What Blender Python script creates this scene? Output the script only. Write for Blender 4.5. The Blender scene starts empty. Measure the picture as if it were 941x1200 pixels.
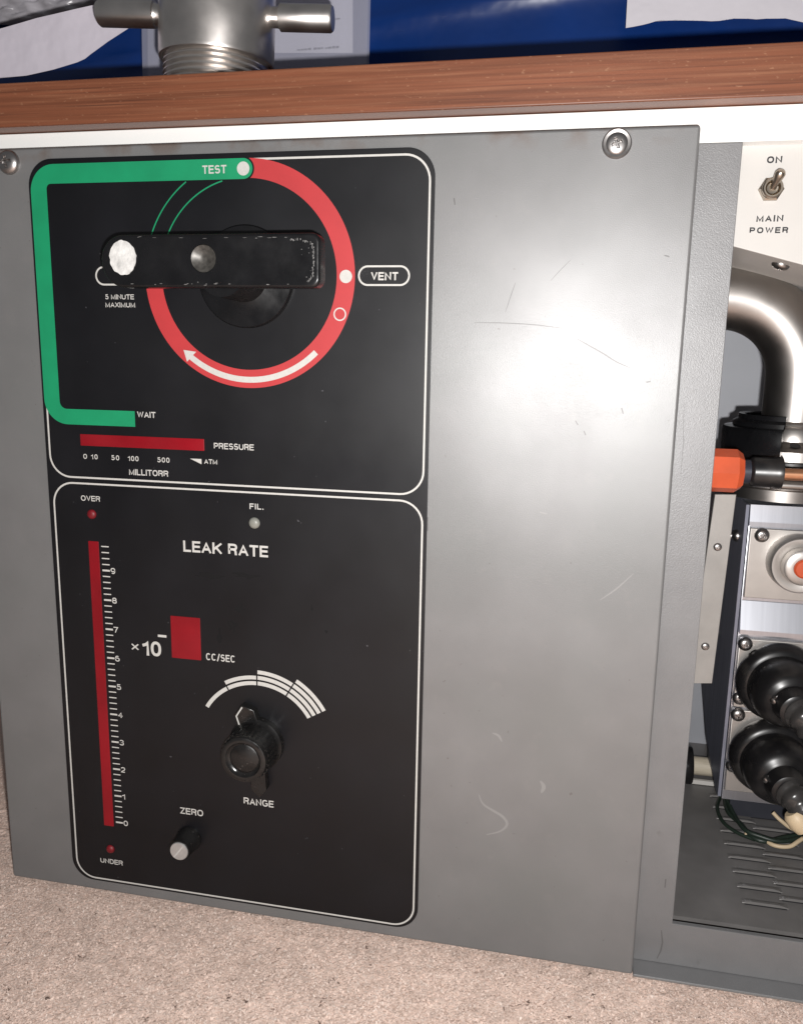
import bpy, bmesh, math, random
import numpy as np
from mathutils import Vector, Matrix, Quaternion

random.seed(7); rng = np.random.default_rng(7)
sc = bpy.context.scene
COL = sc.collection

# ------------------------------------------------------------------ camera, light, exposure
L = 0.23                                   # width of the black faceplate in metres
Z0 = 0.006 + 1.9657 * L                    # height of the faceplate's top edge
CAM = np.array([1.3227 * L, -1.8946 * L, Z0 - 0.4409 * L])
YAW, PITCH, ROLL, FPX = -0.2006, -0.1918, 0.0177, 966.86
F = np.array([math.sin(YAW) * math.cos(PITCH), math.cos(YAW) * math.cos(PITCH), math.sin(PITCH)])
r0 = np.array([math.cos(YAW), -math.sin(YAW), 0.0]); u0 = np.cross(r0, F)
R = math.cos(ROLL) * r0 + math.sin(ROLL) * u0
U = -math.sin(ROLL) * r0 + math.cos(ROLL) * u0
cd = bpy.data.cameras.new('camera'); cam = bpy.data.objects.new('camera', cd); COL.objects.link(cam)
cd.sensor_fit = 'VERTICAL'; cd.sensor_height = 24.0; cd.lens = 24.0 * FPX / 1200.0
cd.clip_start = 0.01; cd.clip_end = 50
M = Matrix(((R[0], U[0], -F[0], CAM[0]), (R[1], U[1], -F[1], CAM[1]), (R[2], U[2], -F[2], CAM[2]), (0, 0, 0, 1)))
cam.matrix_world = M
sc.camera = cam

world = bpy.data.worlds.new('World'); sc.world = world; world.use_nodes = True
bg = world.node_tree.nodes['Background']; bg.inputs[0].default_value = (0.96, 0.97, 1.0, 1); bg.inputs[1].default_value = 0.13

ld = bpy.data.lights.new('phone_flash', 'POINT'); ld.energy = 13.6; ld.color = (1.0, 0.982, 0.965); ld.shadow_soft_size = 0.004
flash = bpy.data.objects.new('phone_flash', ld); COL.objects.link(flash)
flash.location = CAM + R * 0.010 - U * 0.018

sc.view_settings.view_transform = 'Standard'; sc.view_settings.look = 'None'
sc.view_settings.exposure = 0.0; sc.view_settings.gamma = 1.0; sc.view_settings.use_curve_mapping = False
sc.render.resolution_x = 802; sc.render.resolution_y = 1024

def at(px, py, y=0.0):
    """point of the plane Y = y seen at a pixel of the 941 x 1200 photograph"""
    d = (px - 470.5) / FPX * R - (py - 600) / FPX * U + F
    return CAM + d * ((y - CAM[1]) / d[1])

# ------------------------------------------------------------------ materials
def mat(name, base, rough=0.5, metal=0.0, spec=0.5, noise=None, bump=None, coat=0.0, alpha=1.0, rvar=None, streak=None, transmission=0.0):
    """noise=(scale, amount, detail) mottles the base colour; bump=(scale, strength, distance); rvar=(scale, amount); streak=(sx,sy,sz,amount)"""
    m = bpy.data.materials.new(name); m.use_nodes = True
    nt = m.node_tree; b = nt.nodes['Principled BSDF']
    b.inputs['Base Color'].default_value = (*base, 1); b.inputs['Roughness'].default_value = rough
    b.inputs['Metallic'].default_value = metal; b.inputs['Specular IOR Level'].default_value = spec
    b.inputs['Coat Weight'].default_value = coat; b.inputs['Alpha'].default_value = alpha
    b.inputs['Transmission Weight'].default_value = transmission
    tc = nt.nodes.new('ShaderNodeTexCoord')
    if noise or streak:
        n = nt.nodes.new('ShaderNodeTexNoise'); src = tc.outputs['Object']
        if streak:
            mp = nt.nodes.new('ShaderNodeMapping'); mp.inputs['Scale'].default_value = streak[:3]
            nt.links.new(src, mp.inputs[0]); src = mp.outputs[0]
            n.inputs['Scale'].default_value = 1.0; amt = streak[3]; n.inputs['Detail'].default_value = 6
        else:
            n.inputs['Scale'].default_value = noise[0]; amt = noise[1]; n.inputs['Detail'].default_value = noise[2]
        nt.links.new(src, n.inputs['Vector'])
        mr = nt.nodes.new('ShaderNodeMapRange'); mr.inputs['From Min'].default_value = 0.25; mr.inputs['From Max'].default_value = 0.75
        mr.inputs['To Min'].default_value = 1 - amt; mr.inputs['To Max'].default_value = 1 + amt
        nt.links.new(n.outputs['Fac'], mr.inputs[0])
        mx = nt.nodes.new('ShaderNodeVectorMath'); mx.operation = 'SCALE'; mx.inputs[0].default_value = base
        nt.links.new(mr.outputs[0], mx.inputs['Scale']); nt.links.new(mx.outputs[0], b.inputs['Base Color'])
    if rvar:
        n2 = nt.nodes.new('ShaderNodeTexNoise'); n2.inputs['Scale'].default_value = rvar[0]; n2.inputs['Detail'].default_value = 5
        nt.links.new(tc.outputs['Object'], n2.inputs['Vector'])
        m2 = nt.nodes.new('ShaderNodeMapRange'); m2.inputs['From Min'].default_value = 0.3; m2.inputs['From Max'].default_value = 0.7
        m2.inputs['To Min'].default_value = max(0.02, rough - rvar[1]); m2.inputs['To Max'].default_value = rough + rvar[1]
        nt.links.new(n2.outputs['Fac'], m2.inputs[0]); nt.links.new(m2.outputs[0], b.inputs['Roughness'])
    if bump:
        n3 = nt.nodes.new('ShaderNodeTexNoise'); n3.inputs['Scale'].default_value = bump[0]; n3.inputs['Detail'].default_value = 4
        nt.links.new(tc.outputs['Object'], n3.inputs['Vector'])
        bp = nt.nodes.new('ShaderNodeBump'); bp.inputs['Strength'].default_value = bump[1]; bp.inputs['Distance'].default_value = bump[2]
        nt.links.new(n3.outputs['Fac'], bp.inputs['Height']); nt.links.new(bp.outputs[0], b.inputs['Normal'])
    return m

def ramp_mix(m, scale, lo, hi, colour, detail=6, mapping=None, zmask=None, amount=1.0):
    """lay patches of another colour over a material where a noise passes a threshold (stains, rust, specks)"""
    nt = m.node_tree; b = nt.nodes['Principled BSDF']
    tc = nt.nodes.new('ShaderNodeTexCoord'); n = nt.nodes.new('ShaderNodeTexNoise')
    n.inputs['Scale'].default_value = scale; n.inputs['Detail'].default_value = detail
    src = tc.outputs['Object']
    if mapping:
        mp = nt.nodes.new('ShaderNodeMapping'); mp.inputs['Scale'].default_value = mapping; nt.links.new(src, mp.inputs[0]); src = mp.outputs[0]
    nt.links.new(src, n.inputs['Vector'])
    mr = nt.nodes.new('ShaderNodeMapRange'); mr.inputs['From Min'].default_value = lo; mr.inputs['From Max'].default_value = hi
    mr.inputs['To Max'].default_value = amount
    nt.links.new(n.outputs['Fac'], mr.inputs[0]); fac = mr.outputs[0]
    if zmask:
        sp = nt.nodes.new('ShaderNodeSeparateXYZ'); nt.links.new(tc.outputs['Object'], sp.inputs[0])
        mz = nt.nodes.new('ShaderNodeMapRange'); mz.inputs['From Min'].default_value = zmask[0]; mz.inputs['From Max'].default_value = zmask[1]
        nt.links.new(sp.outputs['Z'], mz.inputs[0])
        mu = nt.nodes.new('ShaderNodeMath'); mu.operation = 'MULTIPLY'; nt.links.new(fac, mu.inputs[0]); nt.links.new(mz.outputs[0], mu.inputs[1]); fac = mu.outputs[0]
    mix = nt.nodes.new('ShaderNodeMix'); mix.data_type = 'RGBA'
    cur = b.inputs['Base Color']
    if cur.is_linked: nt.links.new(cur.links[0].from_socket, mix.inputs['A'])
    else: mix.inputs['A'].default_value = cur.default_value
    mix.inputs['B'].default_value = (*colour, 1)
    nt.links.new(fac, mix.inputs['Factor']); nt.links.new(mix.outputs['Result'], b.inputs['Base Color'])
    return m

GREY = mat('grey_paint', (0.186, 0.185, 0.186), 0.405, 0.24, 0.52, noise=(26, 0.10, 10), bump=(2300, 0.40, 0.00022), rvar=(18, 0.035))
ramp_mix(GREY, 11, 0.45, 0.70, (0.172, 0.176, 0.174), 6, amount=0.8)
ramp_mix(GREY, 90, 0.60, 0.74, (0.205, 0.200, 0.197), 8, amount=0.4)
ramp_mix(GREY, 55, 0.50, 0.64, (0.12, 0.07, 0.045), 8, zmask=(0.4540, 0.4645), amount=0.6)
ramp_mix(GREY, 300, 0.70, 0.76, (0.10, 0.09, 0.085), 3, amount=0.6)
GREY2 = mat('grey_paint_frame', (0.186, 0.185, 0.188), 0.42, 0.20, 0.5, noise=(40, 0.10, 8), bump=(1900, 0.5, 0.00028))
ramp_mix(GREY2, 70, 0.66, 0.78, (0.09, 0.08, 0.078), 6, amount=0.6)
FACE = mat('black_faceplate', (0.0040, 0.0041, 0.0056), 0.44, 0.0, 0.40, noise=(30, 0.3, 8), rvar=(16, 0.07))
ramp_mix(FACE, 300, 0.765, 0.785, (0.10, 0.10, 0.11), 2, amount=0.6)
WHITE = mat('white_print', (0.50, 0.49, 0.465), 0.55, noise=(600, 0.06, 3))
GREEN = mat('green_print', (0.005, 0.245, 0.105), 0.5, noise=(60, 0.10, 6))
RED = mat('red_print', (0.43, 0.034, 0.038), 0.5, noise=(60, 0.06, 6))
FILTER = mat('red_filter', (0.215, 0.0035, 0.009), 0.38, 0.0, 0.4, noise=(22, 0.30, 6), rvar=(40, 0.1))
LEDRED = mat('red_lens', (0.16, 0.004, 0.009), 0.5, noise=(300, 0.3, 3))
LEDGREY = mat('grey_lens', (0.22, 0.22, 0.195), 0.4)
BLACKG = mat('black_enamel', (0.006, 0.006, 0.0068), 0.26, 0.0, 0.45, noise=(80, 0.3, 6), bump=(180, 0.10, 0.0008), rvar=(70, 0.12))
KNOB = mat('black_knob', (0.008, 0.0076, 0.0076), 0.30, noise=(200, 0.3, 6), rvar=(110, 0.16), bump=(260, 0.15, 0.0006))
ramp_mix(KNOB, 500, 0.66, 0.74, (0.10, 0.09, 0.085), 4, amount=0.7)
RUBBER = mat('black_rubber', (0.009, 0.0085, 0.009), 0.31, 0.0, 0.5, noise=(90, 0.2, 4), rvar=(60, 0.08))
STEEL = mat('stainless_steel', (0.36, 0.338, 0.32), 0.37, 1.0, noise=(35, 0.16, 6), rvar=(60, 0.04))
PORT = mat('turned_steel', (0.72, 0.68, 0.65), 0.34, 1.0, noise=(70, 0.14, 6), rvar=(40, 0.06), bump=(900, 0.03, 0.0002))
SCREW = mat('screw_steel', (0.42, 0.40, 0.39), 0.34, 1.0, noise=(300, 0.2, 5))
ALU = mat('machined_aluminium', (0.62, 0.63, 0.68), 0.33, 1.0, streak=(500, 30, 20, 0.06))
ALUSIDE = mat('polished_side', (0.24, 0.25, 0.31), 0.34, 0.45, streak=(30, 300, 12, 0.25))  # block's aluminium again, with its dark reflections put into the base colour
PLATE = mat('satin_aluminium_plate', (0.50, 0.475, 0.45), 0.45, 0.85, noise=(120, 0.06, 6))
BRACKET = mat('bracket_grey', (0.27, 0.255, 0.24), 0.5, 0.2, noise=(90, 0.10, 6), bump=(1200, 0.1, 0.0003))
ORANGE = mat('orange_plastic', (0.52, 0.080, 0.026), 0.45, noise=(90, 0.12, 5))
COPPER = mat('copper_rod', (0.60, 0.30, 0.17), 0.35, 0.9, noise=(150, 0.15, 5))
CREAM = mat('cream_paint', (0.52, 0.50, 0.475), 0.5, noise=(40, 0.03, 5))
RAIL = mat('white_rail', (0.86, 0.86, 0.84), 0.4, noise=(30, 0.02, 5))
INK = mat('black_ink', (0.02, 0.02, 0.022), 0.6)
FAINT = mat('faint_ink', (0.62, 0.62, 0.62), 0.6)
WALL = mat('inner_wall', (0.36, 0.37, 0.40), 0.5, 0.1, noise=(20, 0.06, 5))
DARKFLOOR = mat('tray_paint', (0.17, 0.162, 0.158), 0.45, 0.2, noise=(45, 0.16, 8), bump=(1500, 0.1, 0.0003))
BONE = mat('cream_bar', (0.52, 0.46, 0.36), 0.55, streak=(60, 300, 900, 0.15))
SCRATCH = mat('scratch_dark', (0.12, 0.118, 0.116), 0.42, 0.15, 0.3)
SCUFF = mat('scuff_pale', (0.235, 0.232, 0.228), 0.5, 0.15)
NICKEL = mat('nickel_brass', (0.40, 0.35, 0.29), 0.32, 1.0)
SILVERCAP = mat('spun_silver_cap', (0.55, 0.54, 0.53), 0.36, 0.6, noise=(300, 0.06, 3))
PAINTDOT = mat('white_paint_dab', (0.56, 0.555, 0.54), 0.6, noise=(170, 0.30, 6), bump=(420, 0.7, 0.0008))
BLUE = mat('blue_plastic', (0.0030, 0.032, 0.175), 0.33, spec=0.45, noise=(10, 0.3, 6), bump=(11, 0.16, 0.02))
PAPER = mat('white_paper', (0.80, 0.76, 0.81), 0.7, noise=(14, 0.05, 5), bump=(16, 0.5, 0.012))
PAPER2 = mat('lavender_paper', (0.66, 0.61, 0.68), 0.7, noise=(14, 0.05, 5), bump=(16, 0.5, 0.012))
ramp_mix(RUBBER, 70, 0.50, 0.78, (0.040, 0.036, 0.033), 8, amount=0.7)
CARD = mat('white_card', (0.62, 0.61, 0.68), 0.6, noise=(20, 0.04, 5))
WIREG = mat('dark_green_wire', (0.015, 0.025, 0.018), 0.45)
WIREB = mat('beige_wire', (0.55, 0.43, 0.28), 0.5)
SMOKE = mat('smoky_sleeve', (0.035, 0.033, 0.032), 0.25, noise=(90, 0.25, 4))

WOOD = mat('brown_veneer', (0.165, 0.056, 0.027), 0.42, 0, 0.5, streak=(5, 5, 420, 0.34), bump=(700, 0.12, 0.0003))
ramp_mix(WOOD, 1.0, 0.50, 0.72, (0.25, 0.105, 0.055), 10, mapping=(14, 14, 520), amount=0.75)
ramp_mix(WOOD, 1.0, 0.55, 0.72, (0.075, 0.024, 0.013), 10, mapping=(10, 10, 700), amount=0.75)
ramp_mix(WOOD, 1.0, 0.64, 0.72, (0.34, 0.18, 0.105), 4, mapping=(300, 300, 900), amount=0.5)

def pouch_mat():
    m = bpy.data.materials.new('clear_plastic_film'); m.use_nodes = True; nt = m.node_tree
    b = nt.nodes['Principled BSDF']; b.inputs['Base Color'].default_value = (0.55, 0.55, 0.66, 1); b.inputs['Roughness'].default_value = 0.25
    t = nt.nodes.new('ShaderNodeBsdfTransparent'); mx = nt.nodes.new('ShaderNodeMixShader'); mx.inputs[0].default_value = 0.42
    nt.links.new(t.outputs[0], mx.inputs[1]); nt.links.new(b.outputs[0], mx.inputs[2])
    nt.links.new(mx.outputs[0], nt.nodes['Material Output'].inputs['Surface'])
    return m
FILM = pouch_mat()

def vcol_mat(name, rough):
    m = bpy.data.materials.new(name); m.use_nodes = True; nt = m.node_tree; b = nt.nodes['Principled BSDF']
    a = nt.nodes.new('ShaderNodeVertexColor'); a.layer_name = 'fibre'
    nt.links.new(a.outputs['Color'], b.inputs['Base Color']); b.inputs['Roughness'].default_value = rough; b.inputs['Specular IOR Level'].default_value = 0.25
    return m
FIBRE = vcol_mat('carpet_fibre', 0.8)
CARPET = mat('carpet_ground', (0.65, 0.505, 0.435), 0.9, spec=0.15, noise=(260, 0.14, 8), bump=(500, 0.3, 0.001))
ramp_mix(CARPET, 420, 0.66, 0.72, (0.12, 0.085, 0.07), 4, amount=0.8)

# ------------------------------------------------------------------ mesh helpers
ROOTLOC = {}
def link(name, me, m, parent=None, smooth=False):
    if m is not None and not me.materials: me.materials.append(m)
    o = bpy.data.objects.new(name, me); COL.objects.link(o)
    if smooth:
        for p in me.polygons: p.use_smooth = True
    if parent is not None:
        o.parent = parent
        if parent.name in ROOTLOC: o.matrix_parent_inverse = Matrix.Translation(-ROOTLOC[parent.name])
    return o

def make(name, verts, faces, m, parent=None, smooth=False):
    me = bpy.data.meshes.new(name); me.from_pydata([tuple(map(float, v)) for v in verts], [], faces); me.update()
    return link(name, me, m, parent, smooth)

def from_bm(name, bm, m, parent=None, smooth=False, angle=None, weighted=False):
    bmesh.ops.recalc_face_normals(bm, faces=bm.faces)
    me = bpy.data.meshes.new(name); bm.to_mesh(me); bm.free()
    o = link(name, me, m, parent, smooth)
    if angle:
        me.set_sharp_from_angle(angle=angle)
        if weighted:
            w = o.modifiers.new('weighted_normals', 'WEIGHTED_NORMAL'); w.keep_sharp = True; w.weight = 100
    return o

def bm_box(bm, x0, x1, y0, y1, z0, z1, bevel=0.0, seg=2):
    r = bmesh.ops.create_cube(bm, size=1.0); vs = r['verts']
    for v in vs:
        v.co = Vector(((x0 + x1) / 2 + v.co.x * (x1 - x0), (y0 + y1) / 2 + v.co.y * (y1 - y0), (z0 + z1) / 2 + v.co.z * (z1 - z0)))
    if bevel:
        es = list({e for v in vs for e in v.link_edges})
        bmesh.ops.bevel(bm, geom=es, offset=bevel, segments=seg, affect='EDGES', profile=0.5)

def box(name, b, m, parent=None, bevel=0.0, seg=2):
    bm = bmesh.new(); bm_box(bm, *b, bevel=bevel, seg=seg); return from_bm(name, bm, m, parent, smooth=bool(bevel), angle=0.9 if bevel else None, weighted=bool(bevel))

def boxes(name, bs, m, parent=None, bevel=0.0):
    bm = bmesh.new()
    for b in bs: bm_box(bm, *b, bevel=bevel)
    return from_bm(name, bm, m, parent, smooth=bool(bevel), angle=0.9 if bevel else None, weighted=bool(bevel))

def offset_poly(P, d):
    n = len(P); out = []
    for i in range(n):
        a, b, c = np.array(P[i - 1]), np.array(P[i]), np.array(P[(i + 1) % n])
        e1 = b - a; e2 = c - b; e1 = e1 / (np.linalg.norm(e1) + 1e-12); e2 = e2 / (np.linalg.norm(e2) + 1e-12)
        n1 = np.array([-e1[1], e1[0]]); n2 = np.array([-e2[1], e2[0]]); k = n1 + n2
        k = k / max(np.dot(k, n1), 0.3) if np.linalg.norm(k) > 1e-9 else n1
        out.append(b + k * d)
    return out

def area2(P): return sum(P[i][0] * P[(i + 1) % len(P)][1] - P[(i + 1) % len(P)][0] * P[i][1] for i in range(len(P)))

def plate(name, P, y0, y1, m, parent=None, b=0.0, holes=(), hole_depth=None, smooth=True):
    """solid from an (x, z) outline: front at y0 with a rounded rim of radius b, back at y1; holes are (outline, depth)"""
    P = [tuple(p) for p in P]
    if area2(P) < 0: P = P[::-1]
    bm = bmesh.new()
    rings = [(P, y1)]
    if b:
        for t in (0.0, 0.35, 0.7, 1.0):
            a = t * math.pi / 2
            rings.append((offset_poly(P, b * (1 - math.cos(a))), y0 + b * (1 - math.sin(a))))
    else: rings.append((P, y0))
    vr = [[bm.verts.new((q[0], y, q[1])) for q in ring] for ring, y in rings]
    n = len(P)
    for a, c in zip(vr, vr[1:]):
        for i in range(n): bm.faces.new((a[i], a[(i + 1) % n], c[(i + 1) % n], c[i]))
    bm.faces.new(vr[0])
    if not holes: bm.faces.new(vr[-1][::-1])
    else:
        edges = [bm.edges.get((vr[-1][i], vr[-1][(i + 1) % n])) for i in range(n)]
        for H, dep in holes:
            k = len(H); hv = [bm.verts.new((q[0], y0, q[1])) for q in H]; hb = [bm.verts.new((q[0], y0 + dep, q[1])) for q in H]
            for i in range(k):
                edges.append(bm.edges.new((hv[i], hv[(i + 1) % k]))); bm.faces.new((hv[i], hv[(i + 1) % k], hb[(i + 1) % k], hb[i]))
            bm.faces.new(hb)
        bmesh.ops.triangle_fill(bm, use_beauty=True, edges=edges)
    return from_bm(name, bm, m, parent, smooth=smooth, angle=0.8, weighted=True)

def flat(name, P, y, m, parent):
    """printed shape lying on the faceplate, outline in (x, z)"""
    P = [tuple(p) for p in P]
    if area2(P) < 0: P = P[::-1]
    return make(name, [(p[0], y, p[1]) for p in P], [tuple(range(len(P)))], m, parent)

def strip(name, outer, inner, y, m, parent, closed=True):
    n = len(outer); v = [(p[0], y, p[1]) for p in outer] + [(p[0], y, p[1]) for p in inner]
    f = [(i, (i + 1) % n, n + (i + 1) % n, n + i) for i in range(n if closed else n - 1)]
    return make(name, v, f, m, parent)

def arc(cx, cz, r, a0, a1, n=48):
    return [(cx + r * math.cos(math.radians(a0 + (a1 - a0) * i / n)), cz + r * math.sin(math.radians(a0 + (a1 - a0) * i / n))) for i in range(n + 1)]

def rrect(x0, x1, z0, z1, r, n=10, radii=None):
    rr = radii or (r, r, r, r); P = []
    for (cx, cz, a), q in zip(((x1 - rr[0], z1 - rr[0], 0), (x0 + rr[1], z1 - rr[1], 90), (x0 + rr[2], z0 + rr[2], 180), (x1 - rr[3], z0 + rr[3], 270)), rr):
        P += arc(cx, cz, q, a, a + 90, n)
    return P

def frame_of(d):
    d = Vector(d).normalized(); a = Vector((0, 0, 1)) if abs(d.z) < 0.9 else Vector((1, 0, 0))
    u = d.cross(a).normalized(); return d, u, d.cross(u).normalized()

def lathe(name, prof, o, d, m, parent=None, n=48, smooth=True, angle=0.7, a0=0.0, a1=360.0):
    """profile [(radius, distance along d)] turned about the axis through o"""
    d, u, w = frame_of(d); o = Vector(o); bm = bmesh.new(); full = abs(a1 - a0) >= 359.9; rings = []
    cnt = n if full else n + 1
    for r, t in prof:
        if r < 1e-7: rings.append([bm.verts.new(o + d * t)])
        else: rings.append([bm.verts.new(o + d * t + (u * math.cos(math.radians(a0 + (a1 - a0) * i / n)) + w * math.sin(math.radians(a0 + (a1 - a0) * i / n))) * r) for i in range(cnt)])
    for a, b in zip(rings, rings[1:]):
        for i in range(n):
            j = (i + 1) % cnt
            q = ([a[0]] if len(a) == 1 else [a[i], a[j]]) + ([b[0]] if len(b) == 1 else [b[j], b[i]])
            if len(q) >= 3: bm.faces.new(q)
    if not full:
        for k in (0, n): 
            vs = [r[k] for r in rings if len(r) > 1]
            if len(vs) >= 3: bm.faces.new(vs)
    return from_bm(name, bm, m, parent, smooth, angle if smooth else None)

def tube(name, pts, rad, m, parent=None, n=16, caps=True):
    pts = [Vector(p) for p in pts]; rads = rad if isinstance(rad, (list, tuple)) else [rad] * len(pts)
    bm = bmesh.new(); rings = []; t0 = (pts[1] - pts[0]).normalized(); _, u, w = frame_of(t0)
    for i, p in enumerate(pts):
        t = (pts[min(i + 1, len(pts) - 1)] - pts[max(i - 1, 0)]).normalized()
        q = t0.rotation_difference(t); u = q @ u; w = q @ w; t0 = t
        rings.append([bm.verts.new(p + (u * math.cos(2 * math.pi * k / n) + w * math.sin(2 * math.pi * k / n)) * rads[i]) for k in range(n)])
    for a, b in zip(rings, rings[1:]):
        for k in range(n): bm.faces.new((a[k], a[(k + 1) % n], b[(k + 1) % n], b[k]))
    if caps: bm.faces.new(rings[0][::-1]); bm.faces.new(rings[-1])
    return from_bm(name, bm, m, parent, True, 0.9)

def curve_pts(P, n=8):
    P = [Vector(p) for p in P]; out = []
    for i in range(len(P) - 1):
        a, b, c, d = P[max(i - 1, 0)], P[i], P[i + 1], P[min(i + 2, len(P) - 1)]
        for k in range(n):
            t = k / n
            out.append(0.5 * ((2 * b) + (c - a) * t + (2 * a - 5 * b + 4 * c - d) * t * t + (3 * b - a - 3 * c + d) * t ** 3))
    return out + [P[-1]]

def thing(name, loc, label, cat, group=None):
    o = bpy.data.objects.new(name, None); COL.objects.link(o); o.location = loc; ROOTLOC[o.name] = Vector(loc)
    o.empty_display_size = 0.02
    tag(o, label, cat, group); return o

def tag(o, label=None, cat=None, group=None, kind=None):
    if label: o['label'] = label
    if cat: o['category'] = cat
    if group: o['group'] = group
    if kind: o['kind'] = kind
    return o

_screws = {}
def screw_mesh(style='cross', dome=0.42):
    key = (style, dome)
    if key in _screws: return _screws[key]
    nr, na = 22, 64; V = []; Fc = []
    for i in range(nr + 1):
        r = i / nr
        for k in range(na):
            a = 2 * math.pi * k / na; x, y = r * math.cos(a), r * math.sin(a)
            h = dome * max(0.0, 1 - r ** 2.6) ** 0.55
            def bar(p, q, l, w):
                return max(0, min(1, (w - abs(q)) / 0.05)) * max(0, min(1, (l - abs(p)) / 0.08))
            if style == 'cross': s = max(bar(x, y, 0.5, 0.12), bar(y, x, 0.5, 0.12)); dep = 0.30
            elif style == 'slot': s = bar(x, y, 2, 0.11); dep = 0.24
            else: s = max(0, min(1, (0.33 - r) / 0.05)); dep = 0.3
            V.append((x, y, h - dep * s))
    for i in range(nr):
        for k in range(na): Fc.append((i * na + k, (i + 1) * na + k, (i + 1) * na + (k + 1) % na, i * na + (k + 1) % na))
    b = len(V)
    for k in range(na): V.append((math.cos(2 * math.pi * k / na), math.sin(2 * math.pi * k / na), -0.12))
    for k in range(na): Fc.append((nr * na + k, b + k, b + (k + 1) % na, nr * na + (k + 1) % na))
    me = bpy.data.meshes.new('screw'); me.from_pydata(V, [], Fc); me.update(); me.materials.append(SCREW)
    for p in me.polygons: p.use_smooth = True
    me.set_sharp_from_angle(angle=0.9)
    _screws[key] = me; return me

def screw(p, r, parent, normal=(0, -1, 0), turn=0.0, style='cross', dome=0.42, name='screw'):
    o = link(name, screw_mesh(style, dome), None, parent)
    q = Vector((0, 0, 1)).rotation_difference(Vector(normal)) @ Quaternion((0, 0, 1), turn)
    o.rotation_mode = 'QUATERNION'; o.rotation_quaternion = q; o.location = p; o.scale = (r, r, r)
    return o

# lettering: a grotesque drawn from strokes; each string is fitted to its measured box (x0, x1, bottom, top)
def ell(cx, cy, rx, ry, a0, a1, n=14, e=2.35):
    out = []
    for i in range(n + 1):
        a = math.radians(a0 + (a1 - a0) * i / n); c, s = math.cos(a), math.sin(a)
        out.append((cx + rx * math.copysign(abs(c) ** (2 / e), c), cy + ry * math.copysign(abs(s) ** (2 / e), s)))
    return out
_S = ell(.5, .745, .46, .255, 25, 180, 10) + ell(.5, .745, .46, .255, 190, 255, 5) + ell(.5, .265, .5, .265, 80, -90, 12) + ell(.5, .265, .5, .265, -100, -158, 5)
GLYPH = {   # width, strokes in a unit box (a list ending in None is closed)
 'T': (.62, [[(0, 1), (1, 1)], [(.5, 1), (.5, 0)]]), 'E': (.58, [[(1, 1), (0, 1), (0, 0), (1, 0)], [(0, .52), (.92, .52)]]), 'F': (.55, [[(1, 1), (0, 1), (0, 0)], [(0, .5), (.88, .5)]]),
 'L': (.54, [[(0, 1), (0, 0), (1, 0)]]), 'I': (.0, [[(.5, 1), (.5, 0)]]), 'V': (.66, [[(0, 1), (.5, 0), (1, 1)]]), 'N': (.68, [[(0, 0), (0, 1), (1, 0), (1, 1)]]),
 'M': (.80, [[(0, 0), (0, 1), (.5, .0), (1, 1), (1, 0)]]), 'A': (.70, [[(0, 0), (.5, 1), (1, 0)], [(.2, .3), (.8, .3)]]), 'X': (.66, [[(0, 1), (1, 0)], [(0, 0), (1, 1)]]),
 'W': (.98, [[(0, 1), (.24, 0), (.5, 1), (.76, 0), (1, 1)]]), 'K': (.68, [[(0, 0), (0, 1)], [(1, 1), (.05, .38)], [(.36, .58), (1, 0)]]), 'Z': (.6, [[(0, 1), (1, 1), (0, 0), (1, 0)]]),
 'U': (.68, [[(0, 1)] + ell(.5, .36, .5, .36, 180, 360) + [(1, 1)]]), 'O': (.76, [ell(.5, .5, .5, .5, 0, 349, 31) + [None]]),
 'C': (.72, [ell(.5, .5, .5, .5, 42, 318, 26)]), 'G': (.74, [ell(.5, .5, .5, .5, 42, 300, 26) + [(1, .2), (1, .46), (.56, .46)]]),
 'P': (.62, [[(0, 0), (0, 1), (.6, 1)] + ell(.6, .73, .4, .27, 90, -90, 10) + [(.0, .46)]]), 'R': (.66, [[(0, 0), (0, 1), (.6, 1)] + ell(.6, .75, .4, .25, 90, -90, 10) + [(.0, .5)], [(.58, .5), (.82, .42), (.9, .3), (.93, 0)]]),
 'D': (.68, [[(0, 0), (0, 1), (.5, 1)] + ell(.5, .5, .5, .5, 90, -90, 14) + [(0, 0)]]),
 'S': (.62, [_S]), '/': (.36, [[(0, -.05), (1, 1.05)]]), '.': (.0, [[(.5, .0), (.5, .02)]]), ' ': (.16, []), '\u00d7': (.9, [[(0, 0), (1, 1)], [(0, 1), (1, 0)]]),
 '0': (.52, [ell(.5, .5, .5, .5, 0, 349, 31) + [None]]), '1': (.26, [[(0, .74), (.6, .8), (1, 1), (1, 0)]]), '2': (.5, [ell(.5, .72, .5, .28, 165, -25, 12) + [(.75, .42), (.15, .14), (0, 0), (1, 0)]]),
 '3': (.5, [ell(.48, .76, .46, .24, 160, -90, 12)[:-1] + [(.45, .53)] + ell(.48, .265, .52, .265, 88, -165, 14)]), '4': (.54, [[(.74, 0), (.74, 1), (0, .3), (1, .3)]]),
 '5': (.52, [[(.92, 1), (.16, 1), (.06, .48)] + ell(.47, .32, .53, .32, 130, -160, 16)]), '6': (.52, [ell(.5, .5, .5, .5, 55, 180, 12) + ell(.5, .32, .5, .32, 180, 520, 24)]),
 '7': (.5, [[(0, 1), (1, 1), (.6, .5), (.35, 0)]]), '8': (.52, [ell(.5, .77, .44, .23, -90, 259, 22) + [None], ell(.5, .27, .5, .27, 90, 439, 22) + [None]]),
 '9': (.52, [ell(.5, .68, .5, .32, 0, 340, 24) + ell(.5, .5, .5, .5, 0, -125, 12)]),
}
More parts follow.
